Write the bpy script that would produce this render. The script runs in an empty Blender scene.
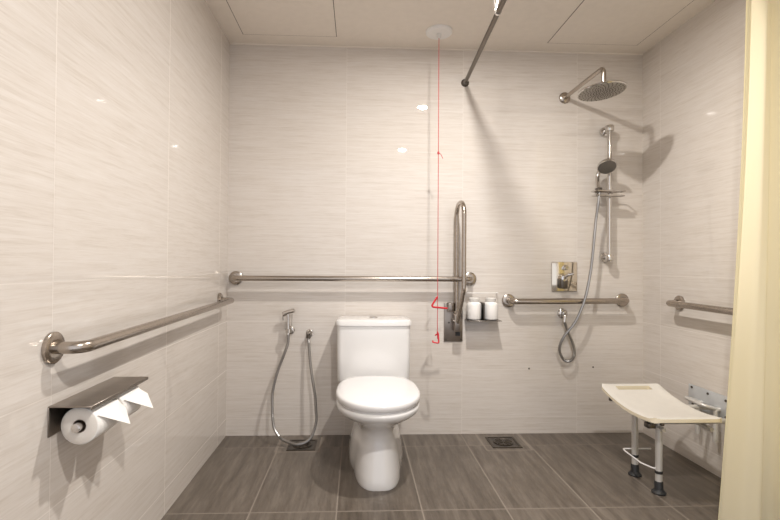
import bpy, bmesh, math, random
from mathutils import Vector, Matrix
random.seed(4)
PI = math.pi
sc = bpy.context.scene
COL = sc.collection
W, H = 2.502, 2.311          # room width and height; back wall at y=0, camera side at negative y
YR = -3.45                   # rear end of the room

# ------------------------------------------------------------------ materials
def new_mat(name):
    m = bpy.data.materials.new(name); m.use_nodes = True
    nt = m.node_tree; b = nt.nodes['Principled BSDF']
    return m, nt, b
def simple(name, col, rough=.5, metal=0., bump=0., bscale=200, coat=0., var=0., vscale=(6, 6, 6)):
    m, nt, b = new_mat(name)
    b.inputs['Base Color'].default_value = (*col, 1)
    b.inputs['Roughness'].default_value = rough
    b.inputs['Metallic'].default_value = metal
    b.inputs['Coat Weight'].default_value = coat
    tc = nt.nodes.new('ShaderNodeTexCoord')
    if var:
        mp = nt.nodes.new('ShaderNodeMapping'); mp.inputs['Scale'].default_value = vscale
        nt.links.new(tc.outputs['Object'], mp.inputs['Vector'])
        n = nt.nodes.new('ShaderNodeTexNoise'); n.inputs['Scale'].default_value = 4; n.inputs['Detail'].default_value = 4
        nt.links.new(mp.outputs['Vector'], n.inputs['Vector'])
        r = nt.nodes.new('ShaderNodeValToRGB')
        r.color_ramp.elements[0].position = .3; r.color_ramp.elements[1].position = .7
        r.color_ramp.elements[0].color = (*[c * (1 - var) for c in col], 1)
        r.color_ramp.elements[1].color = (*[min(1, c * (1 + var * .4)) for c in col], 1)
        nt.links.new(n.outputs['Fac'], r.inputs['Fac']); nt.links.new(r.outputs['Color'], b.inputs['Base Color'])
    if bump:
        n = nt.nodes.new('ShaderNodeTexNoise'); n.inputs['Scale'].default_value = bscale; n.inputs['Detail'].default_value = 3
        nt.links.new(tc.outputs['Object'], n.inputs['Vector'])
        bp = nt.nodes.new('ShaderNodeBump'); bp.inputs['Strength'].default_value = bump; bp.inputs['Distance'].default_value = .002
        nt.links.new(n.outputs['Fac'], bp.inputs['Height']); nt.links.new(bp.outputs['Normal'], b.inputs['Normal'])
    return m

def tile_mat(name, axes, bw, rh, off, cols, grout, streak, rough, boxes=(), mortar=.0016, gmix=.8, tvar=.06, vtop=None, fine=.5):
    """tiled surface. axes: world axes used as (along, across); off: a joint position on each."""
    m, nt, b = new_mat(name); N = nt.nodes; Lk = nt.links
    geo = N.new('ShaderNodeNewGeometry'); sep = N.new('ShaderNodeSeparateXYZ'); Lk.new(geo.outputs['Position'], sep.inputs[0])
    def math_(op, a, c=None, d=None):
        n = N.new('ShaderNodeMath'); n.operation = op
        for i, v in enumerate((a, c, d)):
            if v is None: continue
            if isinstance(v, (int, float)): n.inputs[i].default_value = v
            else: Lk.new(v, n.inputs[i])
        return n.outputs[0]
    U = math_('ADD', sep.outputs[axes[0]], 20 * bw - off[0]); V = math_('ADD', sep.outputs[axes[1]], 20 * rh - off[1])
    cmb = N.new('ShaderNodeCombineXYZ'); Lk.new(U, cmb.inputs[0]); Lk.new(V, cmb.inputs[1])
    # tile index -> random
    iu = math_('FLOOR', math_('DIVIDE', U, bw)); iv = math_('FLOOR', math_('DIVIDE', V, rh))
    if vtop: iv = math_('MINIMUM', iv, 20 + round((vtop - off[1]) / rh))
    ci = N.new('ShaderNodeCombineXYZ'); Lk.new(iu, ci.inputs[0]); Lk.new(iv, ci.inputs[1])
    wn = N.new('ShaderNodeTexWhiteNoise'); wn.noise_dimensions = '3D'; Lk.new(ci.outputs[0], wn.inputs['Vector'])
    # distance to joint
    def edge(c, s):
        f = math_('MULTIPLY', math_('FRACT', math_('DIVIDE', c, s)), s)
        return math_('MINIMUM', f, math_('SUBTRACT', s, f))
    ev = edge(V, rh)
    if vtop: ev = math_('ADD', ev, math_('GREATER_THAN', sep.outputs[axes[1]], vtop + .02))
    d = math_('MINIMUM', edge(U, bw), ev)
    g = math_('LESS_THAN', d, mortar)
    for (cx, cy, hx, hy) in boxes:
        ax = math_('SUBTRACT', math_('ABSOLUTE', math_('SUBTRACT', sep.outputs[0], cx)), hx)
        ay = math_('SUBTRACT', math_('ABSOLUTE', math_('SUBTRACT', sep.outputs[1], cy)), hy)
        e = math_('ABSOLUTE', math_('MAXIMUM', ax, ay))
        g = math_('MAXIMUM', g, math_('LESS_THAN', e, mortar * 1.6))
    # streaks: noise stretched along U
    shift = N.new('ShaderNodeVectorMath'); shift.operation = 'SCALE'; shift.inputs['Scale'].default_value = 11.
    Lk.new(wn.outputs['Color'], shift.inputs[0])
    def noise(sx, sy, det, dist=0., ro=.6):
        mp = N.new('ShaderNodeVectorMath'); mp.operation = 'MULTIPLY'; mp.inputs[1].default_value = (sx, sy, 0)
        Lk.new(cmb.outputs[0], mp.inputs[0])
        ad = N.new('ShaderNodeVectorMath'); ad.operation = 'ADD'; Lk.new(mp.outputs[0], ad.inputs[0]); Lk.new(shift.outputs[0], ad.inputs[1])
        n = N.new('ShaderNodeTexNoise'); n.inputs['Scale'].default_value = 1; n.inputs['Detail'].default_value = det
        n.inputs['Roughness'].default_value = ro; n.inputs['Distortion'].default_value = dist
        Lk.new(ad.outputs[0], n.inputs['Vector']); return n.outputs['Fac']
    n1 = noise(streak[0], streak[1], 5, .25); n2 = noise(streak[0] * 3.5, streak[1] * 3.2, 3, 0., .7)
    mix = math_('ADD', math_('MULTIPLY', n1, 1 - fine * .5), math_('MULTIPLY', n2, fine * .5))
    mix = math_('ADD', mix, math_('MULTIPLY', math_('SUBTRACT', wn.outputs['Value'], .5), tvar))
    r = N.new('ShaderNodeValToRGB'); els = r.color_ramp.elements
    els[0].position = .30; els[0].color = (*cols[0], 1); els[1].position = .69; els[1].color = (*cols[-1], 1)
    if len(cols) > 2:
        e = els.new(.49); e.color = (*cols[1], 1)
    Lk.new(mix, r.inputs['Fac'])
    mx = N.new('ShaderNodeMix'); mx.data_type = 'RGBA'
    Lk.new(math_('MULTIPLY', g, gmix), mx.inputs['Factor']); Lk.new(r.outputs['Color'], mx.inputs['A']); mx.inputs['B'].default_value = (*grout, 1)
    Lk.new(mx.outputs['Result'], b.inputs['Base Color'])
    Lk.new(math_('ADD', math_('MULTIPLY', g, .4), rough), b.inputs['Roughness'])
    bp = N.new('ShaderNodeBump'); bp.inputs['Strength'].default_value = .1; bp.inputs['Distance'].default_value = .001
    Lk.new(math_('SUBTRACT', math_('MULTIPLY', mix, .004), g), bp.inputs['Height']); Lk.new(bp.outputs['Normal'], b.inputs['Normal'])
    return m

WC = [(.56, .502, .445), (.65, .60, .55), (.705, .665, .625)]
GR = (.74, .70, .655)
M_back = tile_mat('wall_tile_back', (0, 2), .701, .285, (.691, .10), WC, GR, (3.6, 80), .02, gmix=.30, fine=.9, tvar=.03, vtop=.955)
M_side = tile_mat('wall_tile_side', (1, 2), .715, .285, (-.169, .10), WC, GR, (3.6, 80), .02, gmix=.30, fine=.9, tvar=.03, vtop=.955)
M_floor = tile_mat('floor_tile', (1, 0), .69, .35, (-.185, .335), [(.070, .056, .044), (.115, .095, .076), (.175, .148, .122)],
                   (.28, .24, .205), (3.6, 30), .33, boxes=((.445, -.12, .118, .13), (1.60, -.125, .125, .13)), mortar=.0028, gmix=.8, tvar=.10)
M_ceil = simple('ceiling_paint', (.80, .74, .67), .7, bump=.05, bscale=60, var=.03)
M_gap = simple('panel_gap', (.16, .13, .11), .8)
M_ceram = simple('vitreous_china', (.77, .765, .76), .12, coat=.6)
M_seatp = simple('seat_plastic', (.82, .815, .82), .18, coat=.3)
M_steel = simple('brushed_steel', (.46, .41, .36), .24, 1, var=.12, vscale=(1, 30, 30))
M_steel2 = simple('satin_steel_plate', (.34, .30, .265), .30, 1, var=.15, vscale=(2, 60, 2))
M_chrome = simple('chrome', (.66, .64, .62), .09, 1, var=.05)
M_hose = simple('hose_metal', (.34, .33, .32), .34, 1)
M_darkm = simple('dark_steel', (.14, .125, .11), .35, 1, var=.1)
M_rod = simple('curtain_rod_steel', (.15, .13, .11), .30, 1)
M_black = simple('black_rubber', (.02, .021, .023), .5, bump=.1)
M_grate = simple('drain_metal', (.10, .085, .07), .38, .8, var=.2)
M_red = simple('red_plastic', (.58, .02, .035), .35)
M_cordm = simple('red_cord', (.50, .05, .06), .6, bump=.3, bscale=900)
M_white = simple('white_plastic', (.82, .81, .80), .35)
M_bottle = simple('bottle_plastic', (.86, .84, .82), .25, coat=.3)
M_cap = simple('bottle_cap', (.72, .70, .67), .3)
M_paper = simple('tissue_paper', (.88, .86, .83), .9, bump=.4, bscale=350)
M_roll_end = simple('roll_end_paper', (.80, .76, .70), .95, bump=.5, bscale=500)
M_card = simple('cardboard_core', (.38, .31, .25), .9)
M_cream = simple('cream_seat', (.80, .775, .72), .38, bump=.06, bscale=150, var=.03)
M_creamedge = simple('cream_seat_edge', (.86, .78, .60), .4)
M_alu = simple('painted_aluminium', (.66, .645, .62), .3, .35)
M_plate = simple('grey_wall_plate', (.60, .62, .64), .35, .25, var=.08)
M_mixer = simple('mixer_chrome', (.72, .66, .56), .10, 1)
M_nozzle = simple('nozzle_rubber', (.10, .085, .07), .5)
M_face_dark = simple('hand_shower_face', (.20, .185, .17), .35, .4)
M_face = simple('shower_face', (.38, .355, .32), .35, .4)

def curtain_mat():
    m, nt, b = new_mat('yellow_curtain_fabric'); N = nt.nodes; Lk = nt.links
    out = [n for n in N if n.type == 'OUTPUT_MATERIAL'][0]
    b.inputs['Base Color'].default_value = (.92, .86, .68, 1); b.inputs['Roughness'].default_value = .75
    tr = N.new('ShaderNodeBsdfTranslucent'); tr.inputs['Color'].default_value = (.97, .87, .44, 1)
    tc = N.new('ShaderNodeTexCoord'); wv = N.new('ShaderNodeTexNoise'); wv.inputs['Scale'].default_value = 420
    Lk.new(tc.outputs['Object'], wv.inputs['Vector'])
    bp = N.new('ShaderNodeBump'); bp.inputs['Strength'].default_value = .15; bp.inputs['Distance'].default_value = .001
    Lk.new(wv.outputs['Fac'], bp.inputs['Height']); Lk.new(bp.outputs['Normal'], b.inputs['Normal'])
    mx = N.new('ShaderNodeMixShader'); mx.inputs[0].default_value = .42
    Lk.new(b.outputs[0], mx.inputs[1]); Lk.new(tr.outputs[0], mx.inputs[2]); Lk.new(mx.outputs[0], out.inputs['Surface'])
    return m
M_curt = curtain_mat()
def emis(name, col, s):
    m, nt, b = new_mat(name); b.inputs['Base Color'].default_value = (.9, .9, .9, 1)
    b.inputs['Emission Color'].default_value = (*col, 1); b.inputs['Emission Strength'].default_value = s; return m
M_lamp = emis('lamp_diffuser', (1, .95, .88), 60)

# ------------------------------------------------------------------ object helpers
def root_of(p):
    while p.parent: p = p.parent
    return p
def obj(name, bm, mat, parent=None, smooth=True, sharp=40):
    """link bm (world coordinates) as one mesh object, as a child of parent if given"""
    bmesh.ops.recalc_face_normals(bm, faces=bm.faces[:])
    me = bpy.data.meshes.new(name)
    base = root_of(parent).location.copy() if parent else None
    if base is not None:
        for v in bm.verts: v.co -= base
    else:
        if bm.verts:
            xs = [v.co for v in bm.verts]
            base = Vector(((min(c.x for c in xs) + max(c.x for c in xs)) / 2, (min(c.y for c in xs) + max(c.y for c in xs)) / 2, min(c.z for c in xs)))
            for v in bm.verts: v.co -= base
    bm.to_mesh(me); bm.free()
    mats = mat if isinstance(mat, (list, tuple)) else [mat]
    for m in mats: me.materials.append(m)
    if smooth:
        me.polygons.foreach_set('use_smooth', [True] * len(me.polygons))
        try: me.set_sharp_from_angle(angle=math.radians(sharp))
        except Exception: pass
    o = bpy.data.objects.new(name, me); COL.objects.link(o)
    if parent: o.parent = parent
    else: o.location = base
    return o
def thing(name, loc, label, cat, group=None):
    o = bpy.data.objects.new(name, None); COL.objects.link(o); o.location = loc; o.empty_display_size = .05
    o['label'] = label; o['category'] = cat
    if group: o['group'] = group
    return o
def tag(o, label, cat, group=None):
    o['label'] = label; o['category'] = cat
    if group: o['group'] = group
    return o
def struct(name, bm, mat, smooth=False):
    o = obj(name, bm, mat, None, smooth); o['kind'] = 'structure'; return o

def BM(): return bmesh.new()
def box(bm, x0, x1, y0, y1, z0, z1, bev=0., seg=2, mat=0):
    r = bmesh.ops.create_cube(bm, size=1)
    vs = r['verts']
    for v in vs:
        v.co = Vector(((x0 + x1) / 2 + v.co.x * (x1 - x0), (y0 + y1) / 2 + v.co.y * (y1 - y0), (z0 + z1) / 2 + v.co.z * (z1 - z0)))
    fs = list({f for v in vs for f in v.link_faces})
    for f in fs: f.material_index = mat
    if bev:
        es = list({e for v in vs for e in v.link_edges})
        bmesh.ops.bevel(bm, geom=es, offset=bev, segments=seg, profile=.5, affect='EDGES')
    return bm
def frame_of(d):
    d = Vector(d).normalized(); a = Vector((0, 0, 1)) if abs(d.z) < .9 else Vector((1, 0, 0))
    u = d.cross(a).normalized(); return u, d.cross(u).normalized()
def tube(bm, pts, r, n=12, closed=False, caps=True, mat=0):
    pts = [Vector(p) for p in pts]; K = len(pts)
    rad = r if isinstance(r, (list, tuple)) else [r] * K
    T = []
    for i in range(K):
        a = pts[(i - 1) % K] if (i > 0 or closed) else pts[i]; b = pts[(i + 1) % K] if (i < K - 1 or closed) else pts[i]
        T.append((b - a).normalized())
    u, _ = frame_of(T[0]); rings = []
    for i in range(K):
        u = (u - T[i] * u.dot(T[i])).normalized(); v = T[i].cross(u)
        rings.append([bm.verts.new(pts[i] + (u * math.cos(2 * PI * k / n) + v * math.sin(2 * PI * k / n)) * rad[i]) for k in range(n)])
    for i in range(K if closed else K - 1):
        A, B = rings[i], rings[(i + 1) % K]
        for k in range(n):
            f = bm.faces.new((A[k], A[(k + 1) % n], B[(k + 1) % n], B[k])); f.material_index = mat
    if caps and not closed:
        bm.faces.new(rings[0][::-1]).material_index = mat; bm.faces.new(rings[-1]).material_index = mat
    return bm
def lathe(bm, prof, origin, axis, n=28, mat=0):
    """prof: list of (distance along axis, radius)"""
    o = Vector(origin); d = Vector(axis).normalized(); u, v = frame_of(d); rings = []
    for h, r in prof:
        if r < 1e-6: rings.append([bm.verts.new(o + d * h)])
        else: rings.append([bm.verts.new(o + d * h + (u * math.cos(2 * PI * k / n) + v * math.sin(2 * PI * k / n)) * r) for k in range(n)])
    for A, B in zip(rings, rings[1:]):
        for k in range(n):
            a = A[k % len(A)], A[(k + 1) % len(A)]; b = B[k % len(B)], B[(k + 1) % len(B)]
            if len(A) == 1 and len(B) == 1: continue
            if len(A) == 1: f = bm.faces.new((a[0], b[1], b[0]))
            elif len(B) == 1: f = bm.faces.new((a[0], a[1], b[0]))
            else: f = bm.faces.new((a[0], a[1], b[1], b[0]))
            f.material_index = mat
    for R in (rings[0], rings[-1]):
        if len(R) > 1: bm.faces.new(R).material_index = mat
    return bm
def fillet(pts, r, seg=7):
    """round the inner corners of a polyline"""
    P = [Vector(p) for p in pts]; out = [P[0]]
    rr = r if isinstance(r, (list, tuple)) else [r] * (len(P) - 2)
    for i in range(1, len(P) - 1):
        a = (P[i - 1] - P[i]); b = (P[i + 1] - P[i]); la, lb = a.length, b.length
        a.normalize(); b.normalize(); ang = a.angle(b)
        t = min(rr[i - 1] / math.tan(ang / 2), la * .49, lb * .49); rad = t * math.tan(ang / 2)
        c = P[i] + (a + b).normalized() * (rad / math.sin(ang / 2))
        s, e = P[i] + a * t - c, P[i] + b * t - c; tot = s.angle(e)
        for k in range(seg + 1):
            q = k / seg
            out.append(c + (s * math.sin((1 - q) * tot) + e * math.sin(q * tot)) / math.sin(tot))
    out.append(P[-1]); return out
def spline(pts, sub=10):
    P = [Vector(p) for p in pts]; P = [P[0] * 2 - P[1]] + P + [P[-1] * 2 - P[-2]]; out = []
    for i in range(1, len(P) - 2):
        for k in range(sub):
            t = k / sub; a, b, c, d = P[i - 1:i + 3]
            out.append(.5 * ((2 * b) + (c - a) * t + (2 * a - 5 * b + 4 * c - d) * t * t + (3 * b - a - 3 * c + d) * t ** 3))
    out.append(P[-2]); return out
def loft(bm, rings, cap=(True, True)):
    V = [[bm.verts.new(p) for p in r] for r in rings]; n = len(V[0])
    for A, B in zip(V, V[1:]):
        for k in range(n): bm.faces.new((A[k], A[(k + 1) % n], B[(k + 1) % n], B[k]))
    if cap[0]: bm.faces.new(V[0][::-1])
    if cap[1]: bm.faces.new(V[-1])
    return bm
def egg(cx, yb, yf, hw, z, nb=3.2, nf=2.1, ysplit=None, n=64, tilt=0.):
    """plan outline: back (towards the wall, larger y) squarish, front rounded"""
    ys = ysplit if ysplit is not None else (yb + yf) / 2; out = []
    for k in range(n):
        t = 2 * PI * k / n; c, s = math.cos(t), math.sin(t)
        e = nb if s > 0 else nf; L = (yb - ys) if s > 0 else (ys - yf)
        x = cx + hw * math.copysign(abs(c) ** (2 / e), c); y = ys + L * math.copysign(abs(s) ** (2 / e), s)
        out.append(Vector((x, y, z + tilt * (y - ys))))
    return out

# ------------------------------------------------------------------ room shell
T = .12
struct('wall_back', box(BM(), -T, W + T, 0, T, 0, H), M_back)
struct('wall_left', box(BM(), -T, 0, YR, 0, 0, H), M_side)
struct('wall_right', box(BM(), W, W + T, YR, 0, 0, H), M_side)
struct('floor', box(BM(), -T, W + T, YR - T, T, -.1, 0), M_floor)
struct('ceiling', box(BM(), -T, W + T, YR - T, T, H, H + .1), M_ceil)
# rear wall left out so ambient world light fills in from behind the camera
# access panels in the ceiling (a flat lid inside a thin dark joint)
def access_panel(x0, x1, y0, y1, label):
    t = thing('ceiling_access_panel', ((x0 + x1) / 2, (y0 + y1) / 2, H), label, 'access panel')
    bm = BM(); g = .0035
    for a in ((x0 - g, x1 + g, y0 - g, y0), (x0 - g, x1 + g, y1, y1 + g), (x0 - g, x0, y0, y1), (x1, x1 + g, y0, y1)):
        box(bm, *a, H - .0012, H + .002)
    obj('joint', bm, M_gap, t, False)
    obj('panel', box(BM(), x0, x1, y0, y1, H - .002, H + .004), M_ceil, t, False)
access_panel(.107, .632, -.72, -.122, 'square flush ceiling hatch above the toilet side, beside the left wall')
access_panel(1.865, 2.395, -.72, -.116, 'square flush ceiling hatch above the rain shower')

# small cove of sealant where walls meet ceiling
bm = BM(); box(bm, 0, W, -.006, 0, H - .006, H); struct('trim_1', bm, M_ceil)

# ------------------------------------------------------------------ downlights
def downlight(x, y, power, label):
    t = thing('ceiling_downlight', (x, y, H), label, 'downlight')
    obj('trim_ring', lathe(BM(), [(-.002, .030), (.006, .033), (.008, .046), (.004, .052), (-.002, .053)], (x, y, H), (0, 0, -1), 32), M_white, t)
    d = obj('diffuser', lathe(BM(), [(0, .0), (.0, .030), (.004, .030), (.004, 0)], (x, y, H - .001), (0, 0, -1), 24), M_lamp, t)
    l = bpy.data.lights.new('downlight_lamp', 'AREA'); l.shape = 'DISK'; l.size = .07; l.spread = math.radians(178); l.energy = power; l.color = (1, .955, .90)
    lo = bpy.data.objects.new('downlight_lamp', l); COL.objects.link(lo); lo.location = (x, y, H - .012)
    lo['kind'] = 'helper'
downlight(1.285, -1.02, 25, 'round recessed ceiling downlight nearest the back wall, above the floor in front of the toilet')
downlight(1.25, -2.45, 27, 'round recessed ceiling downlight by the entrance, reflected lower on the back wall')

# ------------------------------------------------------------------ grab bars
def flange(bm_parent, c, axis, r=.040):
    obj('flange', lathe(BM(), [(0, r), (.008, r), (.0115, r * .9), (.012, r * .5), (.013, .0)], c, axis, 32), M_steel, bm_parent)
def grab_bar(a, b, out, r, label, off=.075):
    a, b, out = Vector(a), Vector(b), Vector(out)
    t = thing('grab_bar', (a + b) / 2, label, 'grab bar')
    p = fillet([a + out * .003, a + out * off, b + out * off, b + out * .003], .042, 9)
    obj('rail', tube(BM(), p, r, 18), M_steel, t)
    flange(t, a, out); flange(t, b, out)
    return t
grab_bar((.050, 0, .925), (1.435, 0, .927), (0, -1, 0), .0155, 'long steel grab bar on the back wall above the toilet cistern')
grab_bar((1.672, 0, .797), (2.370, 0, .803), (0, -1, 0), .0175, 'short steel grab bar on the back wall below the shower mixer')
grab_bar((0, -1.60, .790), (0, -.165, .806), (1, 0, 0), .0155, 'long steel grab bar on the left wall above the paper holder')
grab_bar((W, -.335, .812), (W, -.97, .807), (-1, 0, 0), .0165, 'steel grab bar on the right wall above the shower seat')

# ------------------------------------------------------------------ fold-up rail
t = thing('folding_support_rail', (1.338, 0, .665), 'vertical hinged steel support rail folded up on its wall plate beside the soap bottles', 'support rail')
obj('wall_plate', box(BM(), 1.281, 1.394, -.008, 0, .552, .785, .003), M_steel2, t)
bm = BM(); box(bm, 1.296, 1.326, -.07, -.008, .735, .785, .003); obj('hinge_stop', bm, M_steel2, t)
bm = BM(); box(bm, 1.330, 1.366, -.085, -.008, .62, .72, .004); lathe(bm, [(0, .011), (.048, .011), (.05, .009)], (1.324, -.06, .68), (1, 0, 0), 16)
obj('hinge_block', bm, M_steel2, t)
obj('slot', box(BM(), 1.350, 1.378, -.0095, -.0075, .587, .617), M_black, t, False)
for (x, z) in ((1.292, .565), (1.383, .565), (1.310, .665)): obj('screw', lathe(BM(), [(0, .006), (.003, .005), (.0035, 0)], (x, -.008, z), (0, -1, 0), 12), M_darkm, t)
p = fillet([(1.349, -.034, .64), (1.349, -.034, 1.366), (1.353, -.212, 1.366), (1.353, -.212, .87), (1.349, -.075, .675)], [.075, .075, .04], 10)
obj('rail', tube(BM(), p, .0132, 16), M_steel, t)

# ------------------------------------------------------------------ toilet
cx = .866
t = thing('toilet', (cx, -.4, 0), 'white ceramic close-coupled toilet with its seat lid closed', 'toilet')
bm = BM()
L = []
# pedestal and bowl, from the floor up: z, back, front, half width, split, front and back squareness
for z, yb, yf, hw, ys, nf, nb in (
        (0.0, -.05, -.706, .117, -.30, 3.0, 5), (.012, -.05, -.708, .119, -.30, 3.0, 5), (.05, -.05, -.694, .117, -.30, 2.9, 5),
        (.10, -.05, -.668, .110, -.31, 2.8, 5), (.16, -.05, -.638, .099, -.32, 2.7, 4.5), (.205, -.05, -.624, .091, -.34, 2.5, 4),
        (.232, -.05, -.632, .094, -.38, 2.4, 3.6), (.255, -.05, -.656, .107, -.43, 2.3, 3.2), (.280, -.05, -.700, .133, -.48, 2.2, 3),
        (.303, -.05, -.746, .162, -.51, 2.1, 2.9), (.318, -.05, -.776, .180, -.52, 2.1, 2.9), (.335, -.05, -.800, .196, -.53, 2.1, 2.9), (.352, -.05, -.806, .200, -.53, 2.1, 2.9),
        (.362, -.05, -.803, .198, -.53, 2.1, 2.9), (.3655, -.06, -.795, .190, -.53, 2.1, 2.9)):
    L.append(egg(cx, yb, yf, hw, z, nb, nf, ys))
loft(bm, L)
# the trapway at the back flares wider than the front of the pedestal
for v in bm.verts:
    if v.co.z < .24:
        k = max(0, min(1, (v.co.y + .52) / .20)); k = k * k * (3 - 2 * k)
        v.co.x = cx + (v.co.x - cx) * (1 + k * .20)
obj('bowl', bm, M_ceram, t, True, 60)
bm = BM(); loft(bm, [egg(cx, -.235, -.790, .185, .364, 3., 2.1, -.53), egg(cx, -.235, -.790, .185, .383, 3., 2.1, -.53)])
obj('seat', bm, M_seatp, t, True, 60)
bm = BM(); R = []
for z, d, in ((.376, .004), (.379, 0), (.398, 0), (.404, .003), (.4075, .010), (.409, .022), (.4095, .05)):
    R.append(egg(cx, -.245 - d, -.806 + d, .201 - d, z, 2.9, 2.1, -.53))
loft(bm, R); obj('seat_lid', bm, M_seatp, t, True, 60)
for s in (-1, 1): obj('hinge', lathe(BM(), [(0, .013), (.045, .013)], (cx + s * .075 - .022, -.232, .385), (1, 0, 0), 16), M_seatp, t)
# cistern: front slightly bowed, rounded corners
cx -= .009
def tank_ring(z, hw, yf, bow, r=.03, inset=0):
    hw -= inset; out = []; yb = -.012; n = 12
    yf = yf + inset
    out.append(Vector((cx + hw, yb, z)))
    for k in range(7):
        a = k / 6 * PI / 2
        out.append(Vector((cx + hw - r + r * math.cos(a), yf + r - r * math.sin(a), z)))
    for k in range(1, n):
        q = k / n; x = (hw - r) * (1 - 2 * q)
        out.append(Vector((cx + x, yf - bow * (1 - (1 - 2 * q) ** 2), z)))
    for k in range(7):
        a = PI / 2 - k / 6 * PI / 2
        out.append(Vector((cx - hw + r - r * math.cos(a), yf + r - r * math.sin(a), z)))
    out.append(Vector((cx - hw, yb, z))); return out
bm = BM(); loft(bm, [tank_ring(.345, .200, -.185, .010, .03, .012), tank_ring(.352, .201, -.186, .010, .03, .003), tank_ring(.365, .202, -.187, .010), tank_ring(.50, .204, -.190, .012), tank_ring(.668, .205, -.192, .012)])
obj('cistern', bm, M_ceram, t, True, 60)
bm = BM(); loft(bm, [tank_ring(.667, .211, -.202, .012, .035, .006), tank_ring(.670, .211, -.202, .012, .035), tank_ring(.692, .211, -.202, .012, .035), tank_ring(.700, .211, -.202, .012, .035, .006), tank_ring(.7035, .211, -.202, .012, .035, .018), tank_ring(.7055, .211, -.202, .012, .03, .05)])
ld = obj('cistern_lid', bm, M_ceram, t, True, 60)
obj('flush_button', lathe(BM(), [(0, .024), (.004, .024), (.006, .021), (.005, .019), (.006, .0)], (cx, -.10, .7045), (0, 0, 1), 24), M_chrome, ld)

# ------------------------------------------------------------------ bidet spray, hose and valve
def hose_tube(pts, r, name, mat, parent=None):
    q = spline(pts, 14); out = []; rad = []
    # ribbed spiral look: alternate radii
    tot = 0; dense = []
    for a, b in zip(q, q[1:]):
        n = max(1, int((b - a).length / .0035))
        for k in range(n): dense.append(a + (b - a) * (k / n))
    dense.append(q[-1])
    rad = [r * (1.0 if i % 2 else .84) for i in range(len(dense))]
    return obj(name, tube(BM(), dense, rad, 8), mat, parent)
t = thing('bidet_spray', (.368, 0, .66), 'hand-held chrome bidet spray hung on a wall hook beside the toilet', 'bidet spray')
bm = BM(); tube(bm, [(.366, -.060, .600), (.366, -.058, .625), (.364, -.055, .70), (.362, -.055, .725)], [.0085, .0095, .0075, .009], 14); obj('handle', bm, M_chrome, t)
bm = BM(); tube(bm, [(.335, -.053, .716), (.345, -.055, .722), (.372, -.055, .733), (.398, -.060, .739), (.402, -.061, .74)], [.013, .0145, .012, .0125, .009], 16); obj('spray_head', bm, M_chrome, t)
tube(BM_ := BM(), fillet([(.384, -.058, .728), (.3875, -.062, .70), (.384, -.062, .64)], .01, 4), .0028, 8); obj('trigger', BM_, M_chrome, t)
tube(BM_ := BM(), fillet([(.336, -.053, .715), (.333, -.05, .70), (.334, -.05, .682)], .01, 4), .0022, 6); obj('clip', BM_, M_darkm, t)
h = thing('spray_holder', (.367, 0, .617), 'small round chrome wall hook carrying the bidet spray', 'spray hook')
bm = BM(); lathe(bm, [(0, .0235), (.006, .0235), (.010, .019), (.012, .011), (.04, .010)], (.372, 0, .620), (0, -1, 0), 24); obj('flange', bm, M_chrome, h)
bm = BM(); lathe(bm, [(0, .016), (.022, .018)], (.366, -.060, .612), (0, 0, 1), 20); obj('cup', bm, M_chrome, h)
v = thing('angle_valve', (.481, 0, .60), 'small chrome angle valve on the back wall feeding the bidet hose', 'valve')
bm = BM(); lathe(bm, [(0, .022), (.004, .022), (.008, .012), (.045, .011)], (.484, 0, .603), (0, -1, 0), 20); obj('body', bm, M_chrome, v)
bm = BM(); lathe(bm, [(0, .013), (.034, .013)], (.481, -.045, .578), (0, 0, 1), 8); obj('hose_nut', bm, M_darkm, v)
bm = BM(); lathe(bm, [(0, .012), (.02, .013), (.022, .0)], (.481, -.045, .606), (.5, -.5, .3), 12); obj('knob', bm, M_chrome, v)
o = hose_tube([(.366, -.060, .602), (.3635, -.058, .55), (.345, -.065, .49), (.316, -.07, .413), (.292, -.085, .32), (.284, -.10, .236), (.300, -.14, .108), (.335, -.165, .055), (.371, -.18, .034),
               (.442, -.20, .022), (.508, -.18, .046), (.537, -.14, .123), (.533, -.12, .19), (.526, -.10, .263), (.507, -.08, .36), (.492, -.06, .454), (.484, -.047, .54), (.481, -.045, .582)], .0086, 'bidet_hose', M_hose)
tag(o, 'flexible chrome hose hanging in a long loop between bidet spray and angle valve', 'hose')

# ------------------------------------------------------------------ floor drains
def drain(cx_, cy, s, label):
    t = thing('floor_drain', (cx_, cy, 0), label, 'floor drain')
    bm = BM(); h = s / 2
    for a in ((-h, h, -h, -h + .012), (-h, h, h - .012, h), (-h, -h + .012, -h + .012, h - .012), (h - .012, h, -h + .012, h - .012)):
        box(bm, cx_ + a[0], cx_ + a[1], cy + a[2], cy + a[3], 0, .0035)
    obj('frame', bm, M_grate, t, False)
    bm = BM(); box(bm, cx_ - h + .012, cx_ + h - .012, cy - h + .012, cy + h - .012, 0, .0015); obj('plate', bm, M_darkm, t, False)
    bm = BM(); lathe(bm, [(0, h * .68), (.003, h * .68), (.004, h * .62), (.002, h * .6), (.002, 0)], (cx_, cy, .0014), (0, 0, 1), 32)
    for k in range(10):
        a = 2 * PI * k / 10; d = Vector((math.cos(a), math.sin(a), 0)); c = Vector((cx_, cy, .0045))
        tube(bm, [c + d * h * .18, c + d * h * .56], .0025, 6)
    lathe(bm, [(0, h * .14), (.003, h * .13), (.004, 0)], (cx_, cy, .003), (0, 0, 1), 16)
    obj('grate', bm, M_grate, t)
drain(.463, -.155, .155, 'square metal floor drain under the bidet hose loop')
drain(1.600, -.142, .165, 'square metal floor drain against the back wall below the soap bottles and mixer')

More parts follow.
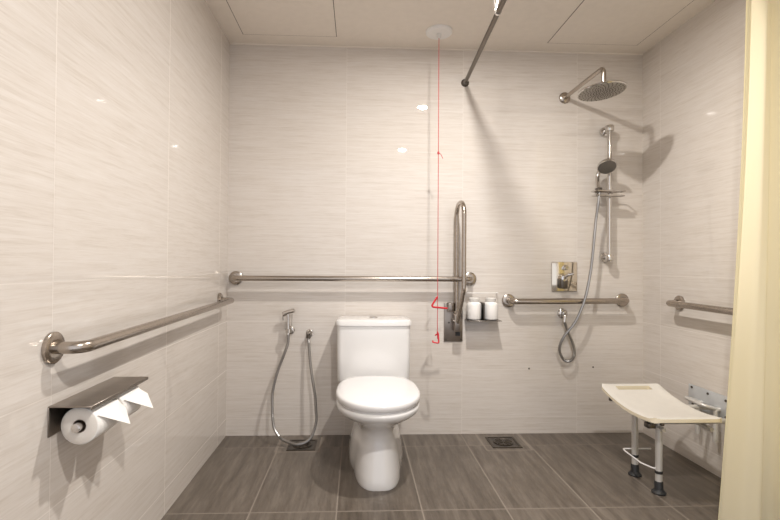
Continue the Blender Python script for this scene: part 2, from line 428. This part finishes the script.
# ------------------------------------------------------------------ paper holder and rolls
t = thing('toilet_paper_holder', (0, -1.45, .60), 'folded stainless steel double paper holder with shelf top on the left wall', 'paper holder')
bm = BM(); box(bm, 0, .003, -1.612, -1.298, .570, .645, .0008, 1); obj('back_plate', bm, M_steel2, t)
bm = BM(); box(bm, 0, .106, -1.612, -1.292, .643, .6465, .0008, 1); box(bm, .103, .106, -1.612, -1.292, .637, .6445, .0008, 1); obj('shelf', bm, M_steel2, t)
bm = BM(); tube(bm, [(.0635, -1.592, .590), (.0635, -1.318, .590)], .0085, 14)
obj('spindle', bm, M_chrome, t)
obj('spindle_cap', lathe(BM(), [(0, .012), (.02, .011), (.023, 0)], (.0635, -1.585, .590), (0, -1, 0), 18), M_chrome, t)
obj('bracket', tube(BM(), [(.003, -1.462, .605), (.035, -1.462, .590), (.0635, -1.462, .590)], .004, 8), M_chrome, t)
def roll(y0, y1, flap, label):
    c = Vector((.0635, (y0 + y1) / 2, .590)); R_, r_ = .0475, .0170
    t = thing('toilet_roll', (c.x, c.y, c.z - R_), label, 'toilet roll', 'toilet rolls on the holder')
    L_ = y1 - y0; bm = BM()
    prof = [(0, r_), (-.001, r_ + .004), (0, R_ - .003), (.003, R_), (L_ - .003, R_), (L_, R_ - .003), (L_ + .001, r_ + .004), (L_, r_)]
    o_ = Vector((c.x, y0, c.z)); rings = []; n = 40
    for h_, rr in prof:
        rings.append([bm.verts.new(o_ + Vector((rr * math.cos(2 * PI * k / n), h_, rr * math.sin(2 * PI * k / n)))) for k in range(n)])
    for i, (A, B) in enumerate(zip(rings, rings[1:])):
        for k in range(n):
            f = bm.faces.new((A[k], A[(k + 1) % n], B[(k + 1) % n], B[k])); f.material_index = 1 if i in (0, 1, 5, 6) else 0
    obj('paper', bm, [M_paper, M_roll_end], t, True, 50)
    bm = BM(); A = []
    for h_, rr in ((.0005, r_), (L_ - .0005, r_), (L_ - .0005, r_ - .0012), (.0005, r_ - .0012)):
        A.append([bm.verts.new(o_ + Vector((rr * math.cos(2 * PI * k / n), h_, rr * math.sin(2 * PI * k / n)))) for k in range(n)])
    for i in range(4):
        P, Q = A[i], A[(i + 1) % 4]
        for k in range(n): bm.faces.new((P[k], P[(k + 1) % n], Q[(k + 1) % n], Q[k]))
    obj('core', bm, M_card, t)
    # loose end folded to a point, standing out in front of the roll
    bm = BM(); fl = [Vector(q) for q in flap]
    V = [bm.verts.new(q) for q in fl]; ctr = bm.verts.new(sum(fl, Vector()) / len(fl) + Vector((.003, 0, .004)))
    for k in range(len(V)): bm.faces.new((V[k], V[(k + 1) % len(V)], ctr))
    g = bmesh.ops.extrude_face_region(bm, geom=bm.faces[:])
    for q in g['geom']:
        if isinstance(q, bmesh.types.BMVert): q.co += Vector((.0004, 0, -.0009))
    obj('folded_sheet', bm, M_paper, t, False)
roll(-1.588, -1.472, [(.107, -1.585, .617), (.103, -1.478, .627), (.120, -1.465, .598), (.148, -1.498, .566)], 'front toilet roll on the wall holder, its round core end showing')
roll(-1.452, -1.334, [(.107, -1.449, .618), (.104, -1.356, .627), (.124, -1.338, .606), (.158, -1.376, .572)], 'rear toilet roll on the wall holder behind the front one, nearer the back wall')

# ------------------------------------------------------------------ soap bottles in their wall holder
t = thing('bottle_holder', (1.495, 0, .68), 'small chrome wall shelf with a guard rail holding two soap bottles', 'wall shelf')
obj('shelf', box(BM(), 1.405, 1.602, -.105, -.004, .683, .688, .0015, 1), M_steel2, t)
obj('back_plate', box(BM(), 1.440, 1.565, -.006, 0, .688, .745, .003), M_chrome, t)
bm = BM()
p = fillet([(1.408, -.006, .80), (1.408, -.100, .80), (1.600, -.100, .80), (1.600, -.006, .80)], .012, 5)
obj('divider', box(BM(), 1.4965, 1.5025, -.100, -.006, .688, .79, .0015, 1), M_darkm, t)
tube(bm, fillet([(1.412, -.006, .845), (1.412, -.045, .845), (1.598, -.045, .845), (1.598, -.006, .845)], .012, 5), .0026, 8)
obj('guard_rail', bm, M_white, t)
def bottle(x, label):
    t = thing('soap_bottle', (x, -.055, .688), label, 'soap bottle', 'white soap bottles on the wall shelf')
    obj('bottle_body', lathe(BM(), [(0, 0), (0, .034), (.004, .040), (.010, .0425), (.088, .0425), (.099, .039), (.106, .029), (.110, .024), (.110, 0)], (x, -.055, .688), (0, 0, 1), 32), M_bottle, t)
    obj('cap', lathe(BM(), [(0, .029), (.004, .031), (.018, .031), (.021, .028), (.0215, 0)], (x, -.055, .797), (0, 0, 1), 28), M_cap, t)
bottle(1.450, 'white soap bottle on the small wall shelf, beside the folded support rail')
bottle(1.549, 'white soap bottle on the small wall shelf, nearer the short grab bar')

# ------------------------------------------------------------------ emergency pull cord
cxp, cyp = 1.207, -.215
t = thing('pull_cord_ceiling_disc', (cxp, cyp, H), 'round white ceiling fitting of the emergency pull cord', 'pull switch')
obj('disc', lathe(BM(), [(0, .074), (.010, .074), (.016, .068), (.018, .030), (.018, .0)], (cxp, cyp, H), (0, 0, -1), 36), M_white, t)
obj('nipple', lathe(BM(), [(0, .015), (.018, .012), (.024, .006), (.024, 0)], (cxp, cyp, H - .017), (0, 0, -1), 20), M_cap, t)
c = thing('emergency_pull_cord', (cxp, cyp, .57), 'thin red emergency pull cord with two red handles hanging from the ceiling beside the toilet', 'pull cord')
obj('cord', tube(BM(), [(cxp, cyp, H - .038), (cxp, cyp, 1.63), (cxp, cyp, .825), (cxp - .001, cyp, .63), (cxp, cyp, .60)], .0019, 8), M_cordm, c)
bm = BM(); lathe(bm, [(-.009, 0), (-.006, .006), (.006, .006), (.009, 0)], (cxp, cyp, 1.63), (0, 0, 1), 10)
tube(bm, spline([(cxp, cyp, 1.63), (cxp + .012, cyp - .006, 1.622), (cxp + .024, cyp - .006, 1.598)], 4), .0018, 6); obj('knot', bm, M_cordm, c)
bm = BM(); tube(bm, fillet([(1.207, cyp, .832), (1.200, cyp, .824), (1.170, cyp - .006, .777), (1.262, cyp + .004, .768)], [.006, .008], 5), .0052, 10)
obj('handle', bm, M_red, c)
bm = BM(); tube(bm, fillet([(1.206, cyp, .640), (1.211, cyp - .002, .628), (1.213, cyp - .01, .578), (1.180, cyp - .004, .582), (1.182, cyp, .590)], [.004, .006, .005], 4), .0044, 10)
tube(bm, [(1.196, cyp + .01, .618), (1.211, cyp, .63)], .004, 8)
obj('handle', bm, M_red, c)

# ------------------------------------------------------------------ shower mixer, outlet, hose
t = thing('shower_mixer', (2.012, 0, .94), 'square polished shower mixer plate with knob and lever on the back wall', 'shower mixer')
obj('plate', box(BM(), 1.935, 2.090, -.010, 0, .855, 1.032, .003), M_mixer, t)
obj('diverter_knob', lathe(BM(), [(0, .017), (.004, .017), (.006, .013), (.028, .013), (.031, .010), (.031, 0)], (2.014, -.010, .998), (0, -1, 0), 24), M_chrome, t)
bm = BM(); box(bm, 1.972, 2.014, -.055, -.010, .872, .935, .006); obj('valve_block', bm, M_darkm, t)
bm = BM(); lathe(bm, [(0, .024), (.03, .022), (.045, .018), (.05, 0)], (1.993, -.010, .935), (0, -1, 0), 24)
tube(bm, fillet([(1.993, -.05, .935), (2.000, -.075, .955), (2.035, -.085, .963)], .02, 5), [.010] * 7 + [.006], 10)
obj('lever', bm, M_chrome, t)

t = thing('shower_hose_outlet', (2.005, 0, .72), 'round chrome wall outlet feeding the shower hose below the short grab bar', 'hose outlet')
obj('flange', lathe(BM(), [(0, .030), (.006, .030), (.012, .024), (.014, .015), (.038, .014), (.042, 0)], (2.003, 0, .722), (0, -1, 0), 28), M_chrome, t)
bm = BM(); tube(bm, fillet([(2.003, -.030, .722), (2.000, -.048, .712), (1.994, -.046, .675)], .012, 5), .0115, 14); obj('elbow', bm, M_chrome, t)
o = hose_tube([(2.172, -.115, 1.440), (2.166, -.112, 1.37), (2.159, -.10, 1.279), (2.148, -.10, 1.161), (2.138, -.10, 1.06), (2.124, -.10, .956), (2.091, -.105, .815), (2.039, -.10, .686), (1.978, -.085, .596), (1.955, -.07, .524),
               (1.979, -.06, .461), (2.012, -.055, .443), (2.040, -.05, .452), (2.056, -.048, .484), (2.050, -.045, .539), (2.018, -.045, .617), (1.994, -.046, .682)], .0086, 'shower_hose', M_hose)
tag(o, 'flexible chrome shower hose looping from wall outlet up to the hand shower', 'hose')

# ------------------------------------------------------------------ riser rail, slider tray, hand shower
t = thing('shower_riser_rail', (2.262, 0, 1.44), 'vertical chrome riser rail on the back wall carrying the hand shower', 'riser rail')
obj('rail', tube(BM(), [(2.262, -.060, 1.045), (2.262, -.060, 1.845)], .0125, 16), M_chrome, t)
for z in (1.825, 1.062):
    k = obj('bracket', lathe(BM(), [(0, .031), (.006, .031), (.014, .026), (.016, .015), (.06, .0165)], (2.262, 0, z), (0, -1, 0), 24), M_chrome, t)
bm = BM(); lathe(bm, [(0, .023), (.004, .025), (.030, .025), (.034, .022)], (2.262, -.060, 1.815), (0, 0, 1), 20); obj('end_cap', bm, M_chrome, t)
bm = BM(); lathe(bm, [(0, .020), (.004, .022), (.034, .022), (.038, .019)], (2.262, -.060, 1.038), (0, 0, 1), 20); obj('end_cap', bm, M_chrome, t)
bm = BM(); lathe(bm, [(0, .019), (.05, .019)], (2.262, -.060, 1.425), (0, 0, 1), 20); tube(bm, [(2.262, -.075, 1.452), (2.172, -.10, 1.452)], .010, 12); obj('slider', bm, M_chrome, t)
bm = BM(); box(bm, 2.158, 2.186, -.125, -.085, 1.436, 1.468, .006); obj('shower_cradle', bm, M_darkm, t)
d = thing('soap_tray', (2.255, -.085, 1.44), 'narrow chrome soap tray clamped across the riser rail below the hand shower', 'soap tray')
bm = BM()
tube(bm, fillet([(2.147, -.072, 1.449), (2.147, -.125, 1.449), (2.327, -.125, 1.449), (2.327, -.072, 1.449), (2.147, -.072, 1.449)], .012, 5), .0045, 8)
tube(bm, fillet([(2.147, -.078, 1.423), (2.147, -.120, 1.423), (2.322, -.120, 1.423), (2.322, -.078, 1.423), (2.147, -.078, 1.423)], .012, 5), .004, 8)
obj('rim', bm, M_chrome, d)
obj('tray', box(BM(), 2.150, 2.322, -.120, -.078, 1.419, 1.424, .001, 1), M_steel2, d, False)

hd = Vector((-.12, -.62, -.80)).normalized()      # direction the spray face looks
hc = Vector((2.206, -.135, 1.590))
t = thing('hand_shower', (2.175, -.11, 1.45), 'round chrome hand shower clipped on the riser rail', 'hand shower')
obj('head', lathe(BM(), [(-.026, 0), (-.026, .022), (-.016, .040), (-.006, .0515), (.004, .054), (.010, .052), (.011, .048)], hc, hd, 36), M_chrome, t)
bm = BM(); lathe(bm, [(.0, .048), (.0115, .048), (.0125, .034), (.0125, 0)], hc, hd, 36); fc = obj('spray_face', bm, M_face_dark, t)
u, v = frame_of(hd); bm = BM()
for rr, n in ((.012, 6), (.022, 12), (.032, 16), (.042, 22)):
    for k in range(n):
        a = 2 * PI * k / n; lathe(bm, [(0, .0016), (.0035, .0012)], hc + hd * .0115 + u * rr * math.cos(a) + v * rr * math.sin(a), hd, 6)
obj('nozzle', bm, M_nozzle, fc)
bm = BM(); tube(bm, spline([(2.170, -.108, 1.434), (2.171, -.102, 1.455), (2.176, -.085, 1.50), (2.186, -.070, 1.55), (2.199, -.086, 1.594), (2.208, -.112, 1.609)], 4), [.010] * 4 + [.0115] * 8 + [.0125] * 5 + [.015] * 4, 14); obj('handle', bm, M_chrome, t)

# ------------------------------------------------------------------ rain shower
ax, az, ay = 2.014, 2.030, -.462
t = thing('rain_shower', (ax, 0, 2.03), 'large round chrome rain shower head on an elbow arm high on the back wall', 'rain shower')
obj('flange', lathe(BM(), [(0, .034), (.006, .034), (.014, .026), (.016, .014)], (ax, 0, az), (0, -1, 0), 28), M_steel, t)
obj('arm', tube(BM(), fillet([(ax, -.002, az), (ax, ay, az - .006), (ax, ay, 1.925)], .035, 9), .0115, 16), M_steel, t)
rd = Vector((.06, -.07, -1)).normalized(); rc = Vector((ax - .004, ay + .016, 1.910))
obj('head', lathe(BM(), [(-.030, 0), (-.030, .016), (-.022, .020), (-.010, .030), (-.006, .104), (0, .117), (.005, .118), (.009, .114)], rc, rd, 48), M_chrome, t)
bm = BM(); lathe(bm, [(.0, .113), (.0095, .113), (.010, .10), (.010, 0)], rc, rd, 48); fc = obj('spray_face', bm, M_face, t)
u, v = frame_of(rd); bm = BM()
for ri in range(1, 9):
    rr = .013 * ri; n = 7 * ri if ri < 4 else 26
    for k in range(n):
        a = 2 * PI * k / n + ri * .09
        lathe(bm, [(0, .0034), (.0022, .0028), (.0026, 0)], rc + rd * .0095 + u * rr * math.cos(a) + v * rr * math.sin(a), rd, 6)
obj('nozzle', bm, M_nozzle, fc)

# ------------------------------------------------------------------ wall plugs
for (x, z, lb) in ((1.799, .389, 'tiny grey screw plug low on the back wall, between the drain and the hose loop'), (2.193, .397, 'tiny grey screw plug low on the back wall, just behind the shower seat corner')):
    o = obj('screw_plug', lathe(BM(), [(0, .005), (.002, .005), (.003, .003), (.003, 0)], (x, 0, z), (0, -1, 0), 12), M_darkm); tag(o, lb, 'screw plug')

# ------------------------------------------------------------------ shower seat
sx0, sx1, sy0, sy1 = 2.018, 2.332, -.865, -.410
def seat_z(y):
    q = (y - sy0) / (sy1 - sy0); base = .366 + (.404 - .366) * q
    return base - .030 * (1 - (2 * q - 1) ** 2)
t = thing('shower_bench', (2.26, -.64, 0), 'white curved shower seat with a hand slot, fixed to the right wall', 'shower seat')
bm = BM(); nx, ny, th = 20, 30, .024
slots = [(-.474, -.440)]       # hand slot rows (y range)
sxa, sxb = 2.085, 2.262
xs = sorted(set([sx0 + (sx1 - sx0) * i / nx for i in range(nx + 1)] + [sxa, sxb]))
ys = sorted(set([sy0 + (sy1 - sy0) * i / ny for i in range(ny + 1)] + [slots[0][0], slots[0][1]]))
def rc_(x, y):     # rounded corners: pull points in
    r = .035; dx = 0; ox, oy = x, y
    cxx = sx0 + r if x < sx0 + r else (sx1 - r if x > sx1 - r else None); cyy = sy0 + r if y < sy0 + r else (sy1 - r if y > sy1 - r else None)
    if cxx is not None and cyy is not None:
        a, b = (x - cxx) / r, (y - cyy) / r
        m = max(abs(a), abs(b)); l = math.hypot(a, b)
        if l > 1e-6: ox, oy = cxx + a * m / l * r, cyy + b * m / l * r
    return ox, oy
top, bot = {}, {}
for i, x in enumerate(xs):
    for j, y in enumerate(ys):
        X, Y = rc_(x, y); e = min(X - sx0, sx1 - X, Y - sy0, sy1 - Y)
        dz = -.006 * max(0, 1 - e / .012) ** 2
        top[i, j] = bm.verts.new((X, Y, seat_z(Y) + dz)); bot[i, j] = bm.verts.new((X, Y, seat_z(Y) - th - dz * .6))
def hole(i, j):
    x, y = (xs[i] + xs[i + 1]) / 2, (ys[j] + ys[j + 1]) / 2
    return sxa < x < sxb and slots[0][0] < y < slots[0][1]
cells = {(i, j) for i in range(len(xs) - 1) for j in range(len(ys) - 1) if not hole(i, j)}
for (i, j) in cells:
    bm.faces.new((top[i, j], top[i + 1, j], top[i + 1, j + 1], top[i, j + 1])); bm.faces.new((bot[i, j], bot[i, j + 1], bot[i + 1, j + 1], bot[i + 1, j]))
    for (di, dj, a, b) in ((-1, 0, (i, j), (i, j + 1)), (1, 0, (i + 1, j), (i + 1, j + 1)), (0, -1, (i, j), (i + 1, j)), (0, 1, (i, j + 1), (i + 1, j + 1))):
        if (i + di, j + dj) not in cells:
            f = bm.faces.new((top[a], top[b], bot[b], bot[a])); f.material_index = 1
obj('seat', bm, [M_cream, M_creamedge], t, True, 50)
# under-frame: two cross tubes running to the wall plate, legs at the free side
for y in (-.576, -.758):
    bm = BM(); z = seat_z(y) - th - .013
    obj('cross_tube', tube(bm, [(2.065, y, z), (2.43, y, z), (2.488, y, z - .005)], .0115, 12), M_alu, t)
for x in (2.105, 2.32): obj('side_tube', tube(BM(), [(x, -.80, .292), (x, -.53, .300)], .0095, 10), M_alu, t)
for (x, y) in ((2.058, -.80), (2.085, -.815), (2.03, -.50)):
    obj('bolt', lathe(BM(), [(0, .009), (.018, .009), (.02, .006)], (x, y, seat_z(y) - th + .002), (0, 0, -1), 12), M_darkm, t)
obj('leg_clamp', box(BM(), 2.050, 2.085, -.775, -.74, .290, .312, .003), M_darkm, t)
for y in (-.576, -.758):
    l = obj('leg', tube(BM(), [(2.108, y, .05), (2.108, y, seat_z(y) - th - .010)], .0145, 18), M_alu, t)
    obj('height_collar', lathe(BM(), [(0, .0165), (.012, .0165)], (2.108, y, .088), (0, 0, 1), 18), M_black, l)
    obj('rubber_foot', lathe(BM(), [(0, .029), (.006, .030), (.012, .023), (.022, .018), (.050, .0175), (.054, .0155), (.054, 0)], (2.108, y, 0), (0, 0, 1), 26), M_black, l)
bm = BM()
tube(bm, fillet([(2.108, -.758, .108), (2.085, -.750, .108), (2.062, -.700, .110), (2.056, -.585, .118), (2.062, -.553, .118), (2.108, -.553, .118), (2.20, -.556, .118)], [.02, .03, .012, .012, .02], 5), .0036, 8)
obj('wire_brace', bm, M_white, t)
bm = BM(); box(bm, W - .006, W, -.715, -.405, .285, .398, .004); pl = obj('wall_plate', bm, M_plate, t)
for (y, z) in ((-.433, .385), (-.545, .381), (-.66, .378), (-.44, .30), (-.66, .30)): obj('screw', lathe(BM(), [(0, .0065), (.004, .0055), (.005, 0)], (W - .006, y, z), (-1, 0, 0), 10), M_darkm, pl)
bm = BM()
tube(bm, fillet([(W - .006, -.47, .325), (W - .075, -.47, .345), (W - .085, -.62, .345), (W - .006, -.62, .322)], .03, 6), .009, 12)
obj('folding_bracket', bm, M_alu, t)
for y in (-.50, -.62):
    obj('hinge_post', tube(BM(), fillet([(W - .025, y, .17), (W - .025, y, .325), (W - .004, y, .325)], .012, 4), .011, 12), M_alu, t)

# ------------------------------------------------------------------ curtain rod and curtain
t = thing('curtain_rod', (1.40, 0, 2.108), 'dark steel curtain rod running out from the back wall under the ceiling', 'curtain rod')
cy = -1.09
obj('rod', tube(BM(), fillet([(1.403, -.003, 2.108), (1.353, cy, 2.108), (W - .003, cy, 2.108)], .12, 10), .0115, 16), M_rod, t)
for c_, a_ in (((1.403, 0, 2.108), (0, -1, 0)), ((W, cy, 2.108), (-1, 0, 0))):
    obj('end_socket', lathe(BM(), [(0, .024), (.004, .024), (.008, .018), (.022, .0165), (.024, .012)], c_, a_, 24), M_darkm, t)
bm = BM(); q = Vector((1.366, -.80, 2.108))
tube(bm, [q + Vector((-.014, 0, -.005)), q + Vector((-.018, 0, .06)), (1.342, -.80, H)], .0035, 8); tube(bm, [q + Vector((-.014, 0, -.005)), q + Vector((.010, 0, .10)), (1.385, -.80, H)], .0035, 8)
lathe(bm, [(0, .018), (.004, .018), (.006, .008)], (1.342, -.80, H), (0, 0, -1), 16); lathe(bm, [(0, .018), (.004, .018), (.006, .008)], (1.385, -.80, H), (0, 0, -1), 16)
lathe(bm, [(-.006, .0145), (.006, .0145)], q, (.05, 1, 0), 16)
obj('ceiling_hanger', bm, M_chrome, t)

t = thing('shower_curtain', (2.33, cy, 2.09), 'pale yellow shower curtain gathered by the right wall', 'curtain')
bm = BM(); nu, nv = 170, 46; zt, zb = 2.085, .018
grid = []
for j in range(nv + 1):
    w = j / nv; z = zt + (zb - zt) * w; row = []
    xl = 2.252 - .032 * w - .069 * w * w
    xr = W - .018
    for i in range(nu + 1):
        u_ = i / nu
        amp = .026 + .016 * w; ph = 2 * PI * (2.1 * u_ ** .9 + .08 * math.sin(2.2 * w + u_ * 3)) + .9
        fy = math.sin(ph) + .16 * math.sin(2.6 * ph + 1.1 + 2 * w)
        x = xl + (xr - xl) * u_
        row.append(bm.verts.new((min(x, W - .012), cy + amp * fy, z)))
    grid.append(row)
for j in range(nv):
    for i in range(nu): bm.faces.new((grid[j][i], grid[j][i + 1], grid[j + 1][i + 1], grid[j + 1][i]))
obj('curtain_fabric', bm, M_curt, t, True, 180)
for k in range(6):
    x = 2.275 + k * .038
    bm = BM(); c_ = Vector((x, cy, 2.100))
    tube(bm, [c_ + Vector((0, .022 * math.cos(a), .026 * math.sin(a))) for a in [2 * PI * i / 20 for i in range(20)]], .0022, 6, closed=True)
    obj('ring', bm, M_white, t)

# ------------------------------------------------------------------ camera
F_PX = 474.14
yaw, pitch, roll_, sx = .0421643, .0127859, .0066778, -12.2973
f = Vector((math.sin(yaw) * math.cos(pitch), math.cos(yaw) * math.cos(pitch), math.sin(pitch)))
r = Vector((math.cos(yaw), -math.sin(yaw), 0)); u = r.cross(f)
R_ = r * math.cos(roll_) + u * math.sin(roll_); U_ = -r * math.sin(roll_) + u * math.cos(roll_)
cam = bpy.data.cameras.new('camera'); co = bpy.data.objects.new('camera', cam); COL.objects.link(co)
Mx = Matrix((R_, U_, -f)).transposed().to_4x4(); Mx.translation = Vector((.763757, -2.823024, 1.0)); co.matrix_world = Mx
cam.sensor_width = 36; cam.sensor_fit = 'HORIZONTAL'; cam.lens = F_PX * 36 / 780; cam.shift_x = -sx / 780; cam.clip_start = .02
sc.camera = co

# ------------------------------------------------------------------ added ambient fill through the open rear, and view
w = bpy.data.worlds.new('world'); sc.world = w; w.use_nodes = True
w.node_tree.nodes['Background'].inputs[0].default_value = (.95, .95, 1, 1); w.node_tree.nodes['Background'].inputs[1].default_value = 1.0
sc.view_settings.view_transform = 'Standard'
try: sc.view_settings.look = 'None'
except Exception: pass
sc.view_settings.exposure = 0.22
try:
    sc.cycles.max_bounces = 10; sc.cycles.diffuse_bounces = 5; sc.cycles.glossy_bounces = 5; sc.cycles.sample_clamp_indirect = 6; sc.cycles.caustics_reflective = False
except Exception: pass
